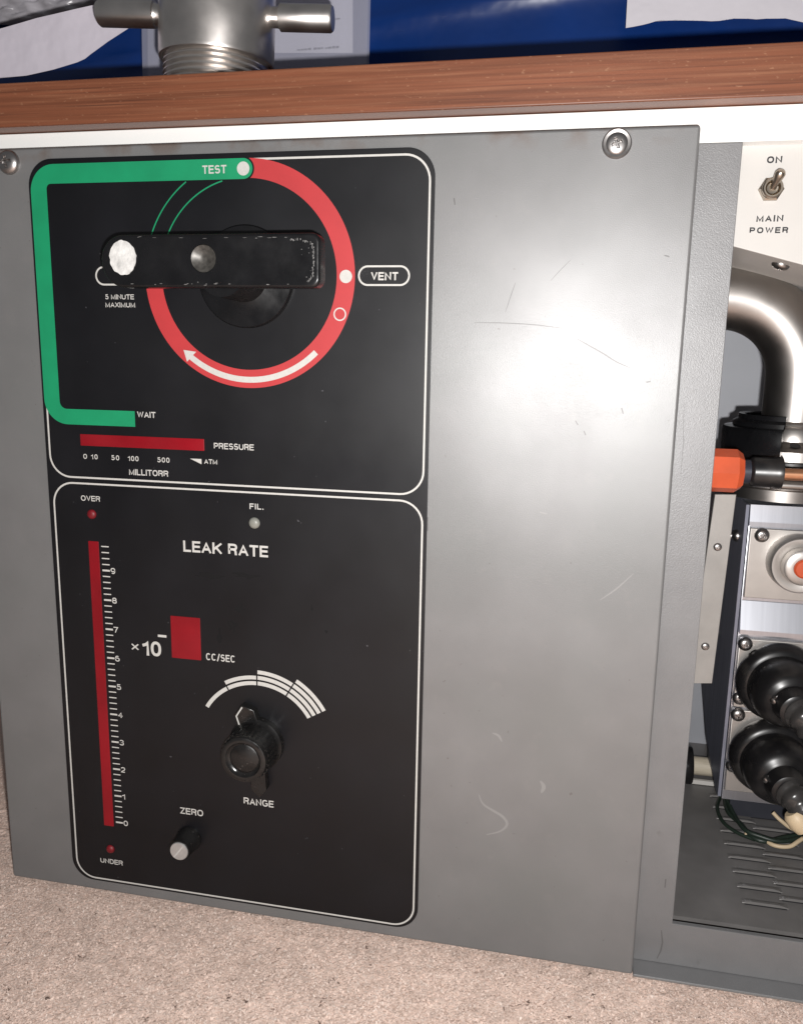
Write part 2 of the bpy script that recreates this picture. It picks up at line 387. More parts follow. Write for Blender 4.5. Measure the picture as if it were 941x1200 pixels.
def text(s, x0, x1, z0, z1, y, m, parent, bold=0.012, name='lettering'):
    H_ = z1 - z0; t = H_ * (0.150 + bold * 1.6); gap = H_ * 0.125
    ws = [GLYPH[c][0] for c in s]; sw_ = sum(ws)
    avail = (x1 - x0) - t * len(s) - gap * (len(s) - 1)
    k = avail / max(sw_, 1e-6) if sw_ else 0
    if k > H_ * 1.05 and len(s) > 1:                 # wide setting: letter-space instead of stretching
        k = H_ * 1.05; gap = ((x1 - x0) - t * len(s) - k * sw_) / (len(s) - 1)
    V, Fc = [], []; x = x0 + t / 2; lay = 0
    for c in s:
        w, strokes = GLYPH[c]; w *= k
        for st in strokes:
            closed = st[-1] is None; P = [np.array((x + q[0] * w, z0 + t / 2 + q[1] * (H_ - t))) for q in st if q is not None]
            P = [p for i, p in enumerate(P) if i == 0 or np.linalg.norm(p - P[i - 1]) > 1e-7]
            if not closed:
                a = P[0] - P[1]; P[0] = P[0] + a / np.linalg.norm(a) * min(t / 2, 1) * (1 if len(P) < 7 else 0); a = P[-1] - P[-2]; P[-1] = P[-1] + a / np.linalg.norm(a) * t / 2 * (1 if len(P) < 7 else 0)
            n = len(P); L_, R_ = [], []
            for i in range(n):
                e1 = P[i] - P[i - 1] if (i > 0 or closed) else P[1] - P[0]; e2 = P[(i + 1) % n] - P[i] if (i < n - 1 or closed) else e1
                e1 = e1 / np.linalg.norm(e1); e2 = e2 / np.linalg.norm(e2); n1 = np.array((-e1[1], e1[0])); n2 = np.array((-e2[1], e2[0])); kk = n1 + n2
                ln = np.linalg.norm(kk); kk = kk / ln if ln > 1e-6 else n1; kk = kk / max(np.dot(kk, n1), 0.55)
                L_.append(P[i] + kk * t / 2); R_.append(P[i] - kk * t / 2)
            b = len(V); yy = y - 0.000004 * lay; lay += 1
            clip = lambda q: (q[0], yy, min(max(q[1], z0 - (0.06 * H_ if c == '/' else 0)), z1 + (0.06 * H_ if c == '/' else 0)))
            V += [clip(q) for q in L_] + [clip(q) for q in R_]
            for i in range(n if closed else n - 1): j = (i + 1) % n; Fc.append((b + i, b + n + i, b + n + j, b + j))
        x += w + t + gap
    make(name, V, Fc, m, parent)

# ------------------------------------------------------------------ the carpet
def carpet():
    x0, x1, y0, y1 = -0.9, 1.3, -0.9, 1.6
    xs = np.unique(np.concatenate([np.linspace(x0, -0.12, 14), np.arange(-0.12, 0.56, 0.0022), np.linspace(0.56, x1, 14)]))
    ys = np.unique(np.concatenate([np.linspace(y0, -0.30, 12), np.arange(-0.30, 0.08, 0.0022), np.linspace(0.08, y1, 30)]))
    X, Y = np.meshgrid(xs, ys); Zr = rng.normal(0, 1, X.shape)
    for _ in range(2): Zr = (Zr + np.roll(Zr, 1, 0) + np.roll(Zr, -1, 0) + np.roll(Zr, 1, 1) + np.roll(Zr, -1, 1)) / 5
    Zr = Zr / Zr.std() * 0.0007
    ny, nx = X.shape; V = np.stack([X.ravel(), Y.ravel(), Zr.ravel()], 1)
    I = np.arange(ny * nx).reshape(ny, nx); Fq = np.stack([I[:-1, :-1], I[:-1, 1:], I[1:, 1:], I[1:, :-1]], -1).reshape(-1, 4)
    me = bpy.data.meshes.new('carpet'); me.from_pydata(V.tolist(), [], Fq.tolist()); me.update()
    g = link('carpet', me, CARPET); tag(g, kind='structure')
    # loose pile: short bent fibres lying over the backing
    n = 230000
    px = rng.uniform(-0.12, 0.53, n); py = rng.uniform(-0.155, 0.03, n)
    m2 = rng.random(n) < 0.10; px[m2] = rng.uniform(-0.16, -0.03, m2.sum()); py[m2] = rng.uniform(-0.02, 0.30, m2.sum())
    keep = ~((px > -0.047) & (py > 0.024)); px, py = px[keep], py[keep]; n = len(px)
    a = rng.uniform(0, 2 * np.pi, n); ln = rng.uniform(0.0008, 0.0026, n); w = rng.uniform(0.0002, 0.0005, n); tilt = rng.uniform(0.02, 0.4, n)
    z = rng.uniform(0.0004, 0.0022, n)
    dx, dy, dz = np.cos(a) * np.cos(tilt) * ln, np.sin(a) * np.cos(tilt) * ln, np.sin(tilt) * ln * 0.7
    sx, sy = -np.sin(a) * w, np.cos(a) * w
    P0 = np.stack([px - sx, py - sy, z], 1); P1 = np.stack([px + sx, py + sy, z], 1)
    P2 = np.stack([px + dx * .6 + sx, py + dy * .6 + sy, z + dz], 1); P3 = np.stack([px + dx * .6 - sx, py + dy * .6 - sy, z + dz], 1)
    P4 = np.stack([px + dx, py + dy, z + dz * 0.75], 1)
    V = np.stack([P0, P1, P2, P3, P4], 1).reshape(-1, 3); b = np.arange(n)[:, None] * 5
    faces = np.concatenate([b + [0, 1, 2], b + [0, 2, 3], b + [3, 2, 4]], 0)
    me = bpy.data.meshes.new('carpet_pile'); me.from_pydata(V.tolist(), [], faces.tolist()); me.update()
    base = np.array([0.73, 0.572, 0.492]); k = rng.normal(1, 0.06, n)[:, None]
    def blotch(cell):
        g = rng.normal(0, 1, (420, 420)); i = ((px + 0.3) / cell); j = ((py + 0.3) / cell); i0, j0 = i.astype(int) % 419, j.astype(int) % 419; fi, fj = i % 1, j % 1
        return (g[i0, j0] * (1 - fi) + g[i0 + 1, j0] * fi) * (1 - fj) + (g[i0, j0 + 1] * (1 - fi) + g[i0 + 1, j0 + 1] * fi) * fj
    k = k * (1 + 0.07 * blotch(0.0028) + 0.06 * blotch(0.006) + 0.05 * blotch(0.022))[:, None]
    c = base * k
    # coloured flecks of the yarn: pale, tan and a few dark ones, in small clusters
    pale = rng.random(n) < 0.14; c[pale] = np.array([0.83, 0.69, 0.61]) * rng.uniform(.85, 1.1, pale.sum())[:, None]
    tan = rng.random(n) < 0.16; c[tan] = np.array([0.62, 0.465, 0.385]) * rng.uniform(.8, 1.1, tan.sum())[:, None]
    seeds = rng.uniform([-0.12, -0.155], [0.53, 0.0], (190, 2))
    for sxy in seeds:
        dd = np.hypot(px - sxy[0], py - sxy[1]) < rng.uniform(0.0004, 0.0011); c[dd] = np.array([0.16, 0.11, 0.09])
    col = np.ones((n, 5, 4)); col[:, :, :3] = np.clip(c, 0.02, 0.95)[:, None, :]
    ca = me.color_attributes.new('fibre', 'FLOAT_COLOR', 'POINT'); ca.data.foreach_set('color', col.astype(np.float32).ravel())
    f = link('carpet_pile', me, FIBRE); tag(f, 'short beige pink carpet pile with dark and pale flecks', 'carpet', kind='stuff')
carpet()

# ------------------------------------------------------------------ the leak detector: cabinet
DET = thing('leak_detector', (0.155, 0.0, 0.0), 'grey steel leak detector cabinet with black control faceplate and brown wooden top', 'machine')
PX0, PX1, PZ0, PZ1 = -0.0462, 0.3562, 0.006, 0.4643      # hinged front panel
FY = 0.013                                               # plane of the frame behind it
OX = 0.3776                                              # left edge of the open compartment

frame = plate('cabinet_frame', [(-0.043, 0.0068), (0.64, 0.0068), (0.64, 0.4588), (0.60, 0.4588), (0.60, 0.0335), (OX, 0.0335), (OX, 0.4588), (-0.043, 0.4588)], FY, FY + 0.0016, GREY2, DET, b=0.0004)
boxes('frame_return', [(OX - 0.0022, OX - 0.0004, FY + 0.0017, 0.056, 0.034, 0.458), (OX, 0.60, FY + 0.0017, FY + 0.004, 0.0300, 0.0328)], GREY2, frame)
ledge = box('bottom_ledge', (0.3566, 0.64, 0.0003, FY + 0.0016, 0.0048, 0.0066), GREY2, DET, bevel=0.0005)
box('worn_edge', (0.3575, 0.64, 0.0000, 0.0006, 0.0058, 0.0063), SCUFF, ledge)
shell = boxes('cabinet_shell', [(-0.043, -0.0415, FY + 0.0018, 0.34, 0.008, 0.474), (0.64, 0.6415, FY, 0.34, 0.008, 0.474), (-0.0413, 0.6398, 0.265, 0.267, 0.008, 0.474),
                                (-0.0413, 0.6398, 0.03, 0.265, 0.462, 0.464), (0.16, 0.162, 0.02, 0.265, 0.01, 0.46)], WALL, DET)
feet = [box('cabinet_foot', (x, x + 0.035, y, y + 0.035, 0.0, 0.0079), RUBBER, DET, bevel=0.001) for x in (-0.03, 0.59) for y in (0.03, 0.29)]
tray = box('compartment_floor', (0.1625, 0.6395, 0.0265, 0.2645, 0.027, 0.0295), DARKFLOOR, DET)

# pressed louvres in the compartment floor, two staggered columns
def louvre_mesh():
    V, Fc = [], []; n, ln, h, w = 10, 0.0265, 0.0016, 0.0026
    for i in range(n + 1):
        t = i / n; e = min(1, math.sin(math.pi * min(max(t, 0.02), 0.98)) * 2.2)
        for y, z in ((-w, 0.0), (-w * 0.95, h * e), (0, h * 0.75 * e), (w, 0.0)): V.append((t * ln, y, z))
    for i in range(n):
        for k in range(3): Fc.append((i * 4 + k, i * 4 + k + 1, i * 4 + k + 5, i * 4 + k + 4))
    me = bpy.data.meshes.new('louvre'); me.from_pydata(V, [], Fc); me.update(); me.materials.append(DARKFLOOR); return me
lm = louvre_mesh()
slot = bpy.data.meshes.new('slot'); slot.from_pydata([(0.0012, 0, 0), (0.0253, 0, 0), (0.0253, 0.0012, 0), (0.0012, 0.0012, 0)], [], [(0, 1, 2, 3)]); slot.materials.append(INK)
for c, xx in enumerate((0.4223, 0.4455, 0.4725, 0.4995)):
    for k in range(9):
        yy = 0.0497 + 0.0158 * k + (0.0085 if c % 2 else 0)
        o = link('louvre', lm, None, tray); o.location = (xx, yy, 0.03005)
        s = link('slot', slot, None, tray); s.location = (xx, yy - 0.0042, 0.0303)

rail = box('white_rail', (-0.30, 0.66, FY, 0.0295, 0.4590, 0.4752), RAIL, DET, bevel=0.0006)
wood = box('wooden_top', (-0.32, 0.68, 0.0005, 0.36, 0.4755, 0.4983), WOOD, DET, bevel=0.0008)
for x, w, zz in ((895.5, 3, 149), (900, 6, 148.6), (906.5, 5, 148.4), (914, 4, 148), (921, 4, 147.8), (928, 4, 147.6)):
    p = at(x, zz, FY - 0.0002); flat('faint_mark', [(p[0], p[2]), (p[0] + w / 2400, p[2]), (p[0] + w / 2400, p[2] + 0.0007), (p[0], p[2] + 0.0008)], FY - 0.00025, FAINT, rail)

# ------------------------------------------------------------------ front panel
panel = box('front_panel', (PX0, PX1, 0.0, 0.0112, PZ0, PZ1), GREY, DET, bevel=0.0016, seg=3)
def wash(px, py, r, **k):
    p = at(px, py, 0)
    lathe('washer', [(r * 1.36, 0.0), (r * 1.34, 0.0007), (r * 1.22, 0.0014), (r * 0.98, 0.0012), (r * 0.9, 0.0004)], (p[0], 0.0, p[2]), (0, -1, 0), SCREW, panel, 40)
    screw((p[0], -0.0009, p[2]), r, panel, **k)
wash(722.5, 168.5, 0.0052, turn=0.35, dome=0.26)
p = at(11.5, 190.5, 0); screw((p[0], -0.0006, p[2]), 0.0066, panel, turn=0.12, style='cross', dome=0.5)
def scratch(P, w, m, name='scratch', y=-0.00006):
    if len(P) > 2: P = [(v.x, v.y) for v in curve_pts([(a, b, 0) for a, b in P], 6)]
    Q = [np.array(at(a, b, 0))[[0, 2]] for a, b in P]; n = len(Q); up, lo = [], []
    for i, q in enumerate(Q):
        t = Q[min(i + 1, n - 1)] - Q[max(i - 1, 0)]; t /= np.linalg.norm(t); k = np.array([-t[1], t[0]]) * w * (0.3 + 0.7 * math.sin(math.pi * (i + .3) / (n - 1 + .6)))
        up.append(q + k); lo.append(q - k)
    return strip(name, up, lo, y, m, panel, closed=False)
scratch([(556, 378), (590, 378.5), (625, 380.5), (658, 384.5)], 0.00022, SCRATCH)
scratch([(676, 397), (690, 405), (706, 414), (722, 424), (738, 431)], 0.00035, SCRATCH)
scratch([(604, 331), (599, 345), (592, 366)], 0.0002, SCRATCH)
scratch([(669, 304), (655, 318), (645, 329)], 0.00016, SCRATCH)
for a in ([(674, 493), (677, 498)], [(684, 505), (686, 510)], [(728, 478), (730, 485)], [(757, 448), (762, 447)], [(532, 232), (533, 240)], [(778, 299), (784, 301)]): scratch(a, 0.00045, SCRATCH)
scratch([(561, 931), (566, 942), (578, 950), (589, 957), (594, 966), (586, 974), (570, 978)], 0.0008, SCUFF, 'scuff')
scratch([(577, 859), (584, 862), (588, 869)], 0.0007, SCUFF, 'scuff')
scratch([(633, 915), (637, 922), (634, 929)], 0.0011, SCUFF, 'scuff')
scratch([(632, 600), (640, 602)], 0.0006, SCUFF, 'scuff')
scratch([(703, 703), (722, 690), (742, 672)], 0.00035, SCUFF, 'scuff')
_k = FY - 0.00006
for PTS, W_ in (([(774, 1090), (775, 1104), (773, 1114), (769, 1123)], 0.0009), ([(779, 1030), (778, 1040)], 0.0009), ([(801, 470), (800, 520), (797, 556)], 0.0003)):
    PTS = [at(a, b, FY)[[0, 2]] for a, b in PTS]; UP = [q + np.array([W_ * (.3 + .7 * math.sin(math.pi * (i + .5) / len(PTS))), 0]) for i, q in enumerate(PTS)]
    strip('smear', UP, PTS, _k, SCRATCH, frame, closed=False)
scratch([(501, 606), (500, 613), (501, 622)], 0.0007, SCRATCH, 'chip')

# ------------------------------------------------------------------ black faceplate and its print (millimetres from its top left corner)
def X(u): return u / 1000.0
def Z(v): return Z0 - v / 1000.0
YF = -0.0008
faceplate = plate('faceplate', rrect(0, X(230), Z(444.4), Z(0), 0.0145, 12), YF, -0.00002, FACE, DET, b=0.0003)
YC, YW = YF - 0.00008, YF - 0.00016           # coloured print, white print above it
# white border lines of the two fields
def border(x0, x1, v0, v1, r, w=1.05):
    a = rrect(X(x0), X(x1), Z(v1), Z(v0), r / 1000); strip('border_line', a, offset_poly(a, w / 1000), YF - 0.00004, WHITE, faceplate)
border(2.2, 228.0, 2.9, 178.2, 13.5)
border(2.9, 228.0, 180.7, 443.0, 13.5)
# green track: along the top, down the left side, back along the WAIT line
cap = arc(X(127.5), Z(8.0), 0.0052, -90, 90, 20)
trk = cap + arc(X(15.8), Z(17.4), 0.0145, 90, 180, 12) + arc(X(15.8), Z(132.0), 0.0145, 180, 270, 12) + [(X(58.8), Z(146.5)), (X(58.8), Z(137.5))] \
    + arc(X(15.6), Z(133.2), 0.0043, 270, 180, 6) + arc(X(13.9), Z(15.9), 0.0027, 180, 90, 6)
CX, CZ = X(128.75), Z(62.65)
ring = strip('red_ring', arc(CX, CZ, 0.0599, 89, -183, 96), arc(CX, CZ, 0.0500, 89, -183, 96), YC, RED, faceplate, closed=False)
flat('keyline', arc(X(127.5), Z(8.0), 0.0061, -90, 90, 20) + [(X(120), Z(1.9)), (X(120), Z(14.1))], YC - 0.00003, FACE, faceplate)
flat('green_track', trk, YC - 0.00006, GREEN, faceplate)
for rr in (0.0594, 0.0505):
    a1 = 180 - math.degrees(math.asin((0.06265 - 0.0139) / rr))
    strip('green_line', arc(CX, CZ, rr + .00035, 178, a1, 40), arc(CX, CZ, rr - .00035, 178, a1, 40), YC, GREEN, faceplate, closed=False)
flat('white_dot', arc(X(127.5), Z(8.0), 0.0035, 0, 345, 28), YW, WHITE, faceplate)
flat('white_dot', arc(X(183.7), Z(63.0), 0.0034, 0, 345, 28), YW, WHITE, faceplate)
strip('small_ring', arc(X(180.5), Z(82.4), 0.0035, 0, 360, 32), arc(X(180.5), Z(82.4), 0.0028, 0, 360, 32), YW, WHITE, faceplate, closed=False)
def pill(x0, x1, v0, v1):
    a = rrect(X(x0), X(x1), Z(v1), Z(v0), (v1 - v0) / 2001.0); strip('pill_outline', a, offset_poly(a, 0.00095), YW, WHITE, faceplate)
pill(190.3, 218.1, 57.4, 67.8); pill(38.4, 66.2, 57.4, 67.8)
# curved white arrow on the ring
ar = arc(CX, CZ, 0.0570, -46, -129, 40) + arc(CX, CZ, 0.0538, -129, -46, 40)
def pol(r, a): return (CX + r * math.cos(math.radians(a)), CZ + r * math.sin(math.radians(a)))
flat('arrow_shaft', ar, YW, WHITE, faceplate)
flat('arrow_head', [pol(0.0590, -128.3), pol(0.0554, -134.0), pol(0.0512, -127.2), pol(0.0552, -127.9)], YW - 0.00002, WHITE, faceplate)
T = lambda s, x0, x1, v0, v1, b=0.012: text(s, X(x0), X(x1), Z(v1), Z(v0), YW, WHITE, faceplate, b)
T('TEST', 104.4, 118.1, 5.95, 10.15, .02); T('VENT', 197.4, 211.8, 60.8, 64.9, .03)
T('5 MINUTE', 43.9, 61.5, 72.6, 75.3); T('MAXIMUM', 43.8, 62.0, 76.95, 79.65)
T('WAIT', 60.4, 71.8, 137.6, 141.0, .02); T('PRESSURE', 106.9, 130.8, 153.8, 157.2); T('MILLITORR', 53.6, 78.3, 171.1, 174.6, .018)
for s, a, b in (('0', 24.6, 27.0), ('10', 29.7, 33.9), ('50', 42.7, 47.7), ('100', 53.3, 60.0), ('500', 71.8, 79.4)): T(s, a, b, 163.5, 166.4)
flat('pointer_mark', [(X(92.1), Z(163.4)), (X(99.1), Z(163.4)), (X(99.1), Z(166.4))], YW, WHITE, faceplate)
T('ATM', 100.8, 108.7, 163.3, 166.0, .02)
T('OVER', 21.5, 34.0, 188.4, 191.6); T('UNDER', 20.5, 36.4, 427.2, 430.6); T('FIL.', 127.7, 136.0, 187.5, 190.8, .02)
T('LEAK RATE', 86.1, 138.4, 211.8, 218.5, .026)
T('10', 57.2, 69.4, 275.7, 285.1, .024); T('\u00d7', 50.0, 54.5, 278.3, 282.3, .06); T('CC/SEC', 98.4, 116.9, 279.9, 284.3, .006)
T('RANGE', 120.4, 139.7, 371.0, 375.4, .014); T('ZERO', 78.0, 93.4, 383.5, 387.8, .014)
flat('minus_mark', [(X(67.6), Z(271.1)), (X(73.2), Z(271.1)), (X(73.2), Z(272.6)), (X(67.6), Z(272.6))], YW, WHITE, faceplate)
# red display windows, set a hair into bevelled plates
def window(x0, x1, v0, v1, name):
    plate(name, rrect(X(x0), X(x1), Z(v1), Z(v0), 0.0004, 3), YF - 0.0002, YF + 0.0002, FILTER, faceplate, b=0.0002)
window(23.2, 101.0, 151.9, 158.7, 'display_window'); window(24.6, 31.4, 216.0, 403.6, 'display_window'); window(76.2, 95.2, 258.5, 285.0, 'display_window')
tick = {}
for k in range(50):
    v = 400.1 - 3.7 * k; major = k % 5 == 0
    hh = 0.55 if major else 0.34
    if major not in tick:
        me = bpy.data.meshes.new('tick'); me.from_pydata([(0, 0, -hh / 1000), (0.0049, 0, -hh / 1000), (0.0049, 0, hh / 1000), (0, 0, hh / 1000)], [], [(0, 1, 2, 3)]); me.materials.append(WHITE); tick[major] = me
    o = link('tick', tick[major], None, faceplate); o.location = (X(33.1), YW, Z(v))
for k in range(10):
    v = 400.1 - 18.5 * k; w = 2.0 if k == 1 else 3.0
    T(str(k), 38.5, 38.5 + w, v - 1.9, v + 1.8)
# indicator lamps
def lamp(u, v, r, m):
    lathe('indicator_lamp', [(r * 1.0, 0.0), (r * .98, r * .15), (r * .8, r * .42), (r * .45, r * .58), (0, r * .63)], (X(u), YF, Z(v)), (0, -1, 0), m, faceplate, 28)
lamp(28.0, 199.5, 0.0029, LEDRED); lamp(28.2, 420.0, 0.0028, LEDRED); lamp(130.4, 198.8, 0.0033, LEDGREY)
# printed range wedge: 1, 2, 3 and 4 bands in 30 degree steps
AX, AZ = 0.1303, 0.12478
for seg in range(4):
    a1 = 150 - 30 * seg; a0 = a1 - 30
    for k in range(seg + 1):
        ri = 0.0362 + 0.00352 * k; ro = ri + 0.0024; g = math.degrees(0.00042 / ri)
        strip('range_band', arc(AX, AZ, ro, a1 - g, a0 + g, 14), arc(AX, AZ, ri, a1 - g, a0 + g, 14), YW, WHITE, faceplate, closed=False)
# dark rubbed stains left on the plate
STAIN = mat('dark_stain', (0.0036, 0.0034, 0.004), 0.7, spec=0.26)
def blot(px, py, w, h, k):
    p = at(px, py, 0); a = random.random() * 6
    pts = [(p[0] + w * (0.7 + .3 * math.sin(3 * t + a) + .12 * math.sin(7 * t)) * math.cos(t), p[2] + h * (0.7 + .3 * math.cos(2 * t + a) + .15 * math.sin(5 * t)) * math.sin(t)) for t in np.linspace(0, 2 * math.pi, 25)[:-1]]
    flat('stain', pts, YF - 0.00002 - 0.000004 * k, STAIN, faceplate)
for k, (x, y, w, h) in enumerate(((245, 674, .011, .0022), (287, 674, .010, .0026), (282, 712, .004, .003), (273, 733, .0035, .006), (258, 745, .002, .005), (366, 712, .001, .002), (383, 740, .0011, .002))): blot(x, y, w, h, k)

# ------------------------------------------------------------------ selector lever
lever = lathe('selector_hub', [(0.0268, -0.0005), (0.0268, 0.0032), (0.0262, 0.0040), (0.0180, 0.0048), (0.0135, 0.0060), (0.0125, 0.0345), (0.0, 0.0345)], (CX, -0.0009, CZ - 0.0008), (0, -1, 0), BLACKG, DET, 64)
YL = -0.040
lc = at(248, 306, YL)
lx0, lx1 = at(118, 300, YL)[0], at(375, 306, YL)[0]; lz1, lz0 = at(250, 273.5, YL)[2], at(250, 337, YL)[2]
rc = at(238.5, 303, YL)
recess = arc(rc[0], rc[2], 0.0068, 0, 348, 30)
P = rrect(lx0, lx1, lz0, lz1, 0, 10, radii=(0.0045, 0.0125, 0.0125, 0.0045))
bar = plate('lever_bar', P, YL, YL + 0.0085, BLACKG, lever, b=0.0016, holes=[(recess, 0.003)])
lathe('recess_cone', [(0.0066, 0.0028), (0.0030, 0.0006), (0.0, 0.0001)], (rc[0], YL + 0.003, rc[2]), (0, -1, 0), mat('worn_metal', (0.07, 0.066, 0.06), 0.42, 0.4, noise=(500, 0.5, 4)), lever, 30)
WORN = mat('bare_edge', (0.22, 0.215, 0.21), 0.45, 0.6, noise=(900, 0.5, 3))
# paint worn through along the right end and the lower rim: small irregular chips
def chip(px, py, w, h):
    p = at(px, py, YL); pts = [(p[0] + w * (0.6 + .4 * random.random()) * math.cos(t), p[2] + h * (0.6 + .4 * random.random()) * math.sin(t)) for t in np.linspace(0, 2 * math.pi, 11)[:-1]]
    flat('paint_chip', pts, YL - 0.00005, WORN, bar)
rim = [(340, 281), (352, 281.5), (362, 283.5), (366.5, 289), (367.5, 300), (367.5, 314), (366, 324), (360, 330.5)]
for v in curve_pts([(a, b, 0) for a, b in rim], 9):
    if random.random() < 0.72: chip(v.x + random.gauss(0, 0.5), v.y + random.gauss(0, 0.5), random.uniform(.0002, .0005), random.uniform(.0003, .0008))
for i in range(14): chip(random.uniform(150, 362), 332.5 + random.gauss(0, 0.7), random.uniform(.0004, .0014), random.uniform(.00015, .0003))
for i in range(12): chip(random.uniform(155, 340), 278.5 + random.gauss(0, 0.6), random.uniform(.0005, .0018), random.uniform(.00010, .0002))
for i in range(9): chip(358 + random.gauss(0, 5), random.uniform(290, 325), random.uniform(.0001, .00028), random.uniform(.0001, .0003))
dc = at(144.5, 302, YL)
dab = [(dc[0] + 0.0072 * (1 + .015 * math.sin(5 * t + 1) + .02 * math.sin(13 * t) + .03 * random.random()) * math.cos(t), dc[2] + 0.0083 * (1 + .015 * math.sin(4 * t) + .02 * math.sin(11 * t + 2) + .03 * random.random()) * math.sin(t)) for t in np.linspace(0, 2 * math.pi, 57)[:-1]]
plate('paint_dab', dab, YL - 0.0003, YL + 0.0002, PAINTDOT, lever)

# ------------------------------------------------------------------ range knob and zero knob
prof = [(0.0165, 0.0), (0.0165, 0.0045), (0.0150, 0.0060), (0.0146, 0.0075), (0.0141, 0.0215), (0.0136, 0.0232), (0.0124, 0.0238), (0.0108, 0.0236), (0.0100, 0.0222), (0.0088, 0.0216), (0.0078, 0.0222), (0.0, 0.0226)]
rk = lathe('range_knob', prof, (AX, YF - 0.0001, AZ), (0, -1, 0), KNOB, DET, 60)
# fluted grip ribs
bm = bmesh.new()
for k in range(30):
    a = 2 * math.pi * k / 30; c = Vector((AX + 0.0142 * math.cos(a), 0, AZ + 0.0142 * math.sin(a)))
    m3 = Matrix.Translation((c.x, -0.0145, c.z)) @ Matrix.Rotation(-a, 4, 'Y')
    r = bmesh.ops.create_cube(bm, size=1.0)
    for v in r['verts']: v.co = m3 @ Vector((v.co.x * 0.0011, v.co.y * 0.0135, v.co.z * 0.0013))
from_bm('grip_ribs', bm, KNOB, rk)
def pointer(angle, r1, w, name):
    a = math.radians(angle); e = np.array([math.cos(a), math.sin(a)]); n = np.array([-e[1], e[0]]); c = np.array([AX, AZ])
    P = [c + e * .010 - n * w, c + e * (r1 - .005) - n * w, c + e * r1, c + e * (r1 - .005) + n * w, c + e * .010 + n * w]
    plate(name, P, -0.0062, -0.0011, KNOB, rk, b=0.0005); return c, e, n
c, e, n = pointer(108, 0.0262, 0.0066, 'pointer')
pts = [c + e * .0148 + n * .0056, c + e * .0205 + n * .0056, c + e * .0252]
inner = [c + e * .0148 + n * .0047, c + e * .0202 + n * .0047, c + e * .0246 - n * .0006]
strip('pointer_line', pts, inner, -0.00635, WHITE, rk, closed=False)
pointer(-86, 0.0335, 0.0048, 'pointer_tail')
zx, zz = 0.0834, 0.0538
zk = lathe('zero_knob', [(0.0082, 0.0), (0.0082, 0.0015), (0.0076, 0.0025), (0.0068, 0.0125), (0.0064, 0.0136), (0.0, 0.0136)], (zx, YF - 0.0001, zz), (0, -1, 0), KNOB, DET, 40)
lathe('silver_cap', [(0.0058, 0.0), (0.0058, 0.0005), (0.0055, 0.0009), (0.0, 0.0010)], (zx, YF - 0.0137, zz), (0, -1, 0), SILVERCAP, zk, 40)
a = math.radians(52); e = np.array([math.cos(a), math.sin(a)]); n = np.array([-e[1], e[0]]) * .00028; c = np.array([zx, zz])
flat('index_line', [c + e * .0052 - n, c + e * .0052 + n, c - e * .0052 + n, c - e * .0052 - n], YF - 0.0137 - 0.00105, WHITE, zk)

# ------------------------------------------------------------------ power plate with toggle switch
YP = 0.022
def zb(x): return 0.4118 - 0.272 * (x - 0.3785)
power = plate('power_plate', [(0.362, zb(0.362)), (0.59, zb(0.59)), (0.59, 0.466), (0.362, 0.466)], YP, YP + 0.0015, CREAM, DET, b=0.0005)
D = 0.125
make('folded_underside', [(0.362, YP + 0.0016, zb(0.362) + .0004), (0.59, YP + 0.0016, zb(0.59) + .0004), (0.59, YP + D, zb(0.59) + .0004), (0.362, YP + D, zb(0.362) + .0004),
                          (0.362, YP + 0.0016, zb(0.362) + .002), (0.59, YP + 0.0016, zb(0.59) + .002), (0.59, YP + D, zb(0.59) + .002), (0.362, YP + D, zb(0.362) + .002)],
     [(0, 1, 2, 3), (7, 6, 5, 4), (0, 4, 5, 1), (1, 5, 6, 2), (2, 6, 7, 3), (3, 7, 4, 0)], CREAM, power)
nn = Vector((-0.272, 0, -1)).normalized()
screw((0.4062, 0.041, zb(0.4062) + .0003), 0.0046, power, normal=nn, dome=0.6)
text('ON', .3909, .3979, .4507, .4539, YP - .00012, INK, power, .055)
text('MAIN', .3886, .4011, .4233, .4264, YP - .00012, INK, power, .055)
text('POWER', .3859, .4039, .4178, .4207, YP - .00012, INK, power, .055)
tx, tz = 0.3940, 0.4384
sw = lathe('toggle_switch', [(0.0059, 0.0), (0.0061, 0.0005), (0.0059, 0.0020), (0.0050, 0.0024)], (tx, YP, tz), (0, -1, 0), NICKEL, DET, 6, smooth=False)
lathe('bushing', [(0.0048, 0.0020), (0.0048, 0.0050), (0.0042, 0.0056), (0.0036, 0.0056), (0.0026, 0.0040), (0.0, 0.0038)], (tx, YP, tz), (0, -1, 0), NICKEL, sw, 32)
d = Vector((0.0034, -0.0095, 0.0105)).normalized(); o = Vector((tx, YP - 0.0042, tz))
lathe('bat_lever', [(0.0, -0.001), (0.0016, 0.0), (0.0018, 0.003), (0.0024, 0.0065), (0.0025, 0.0080), (0.0018, 0.0092), (0.0, 0.0096)], o, d, NICKEL, sw, 24)

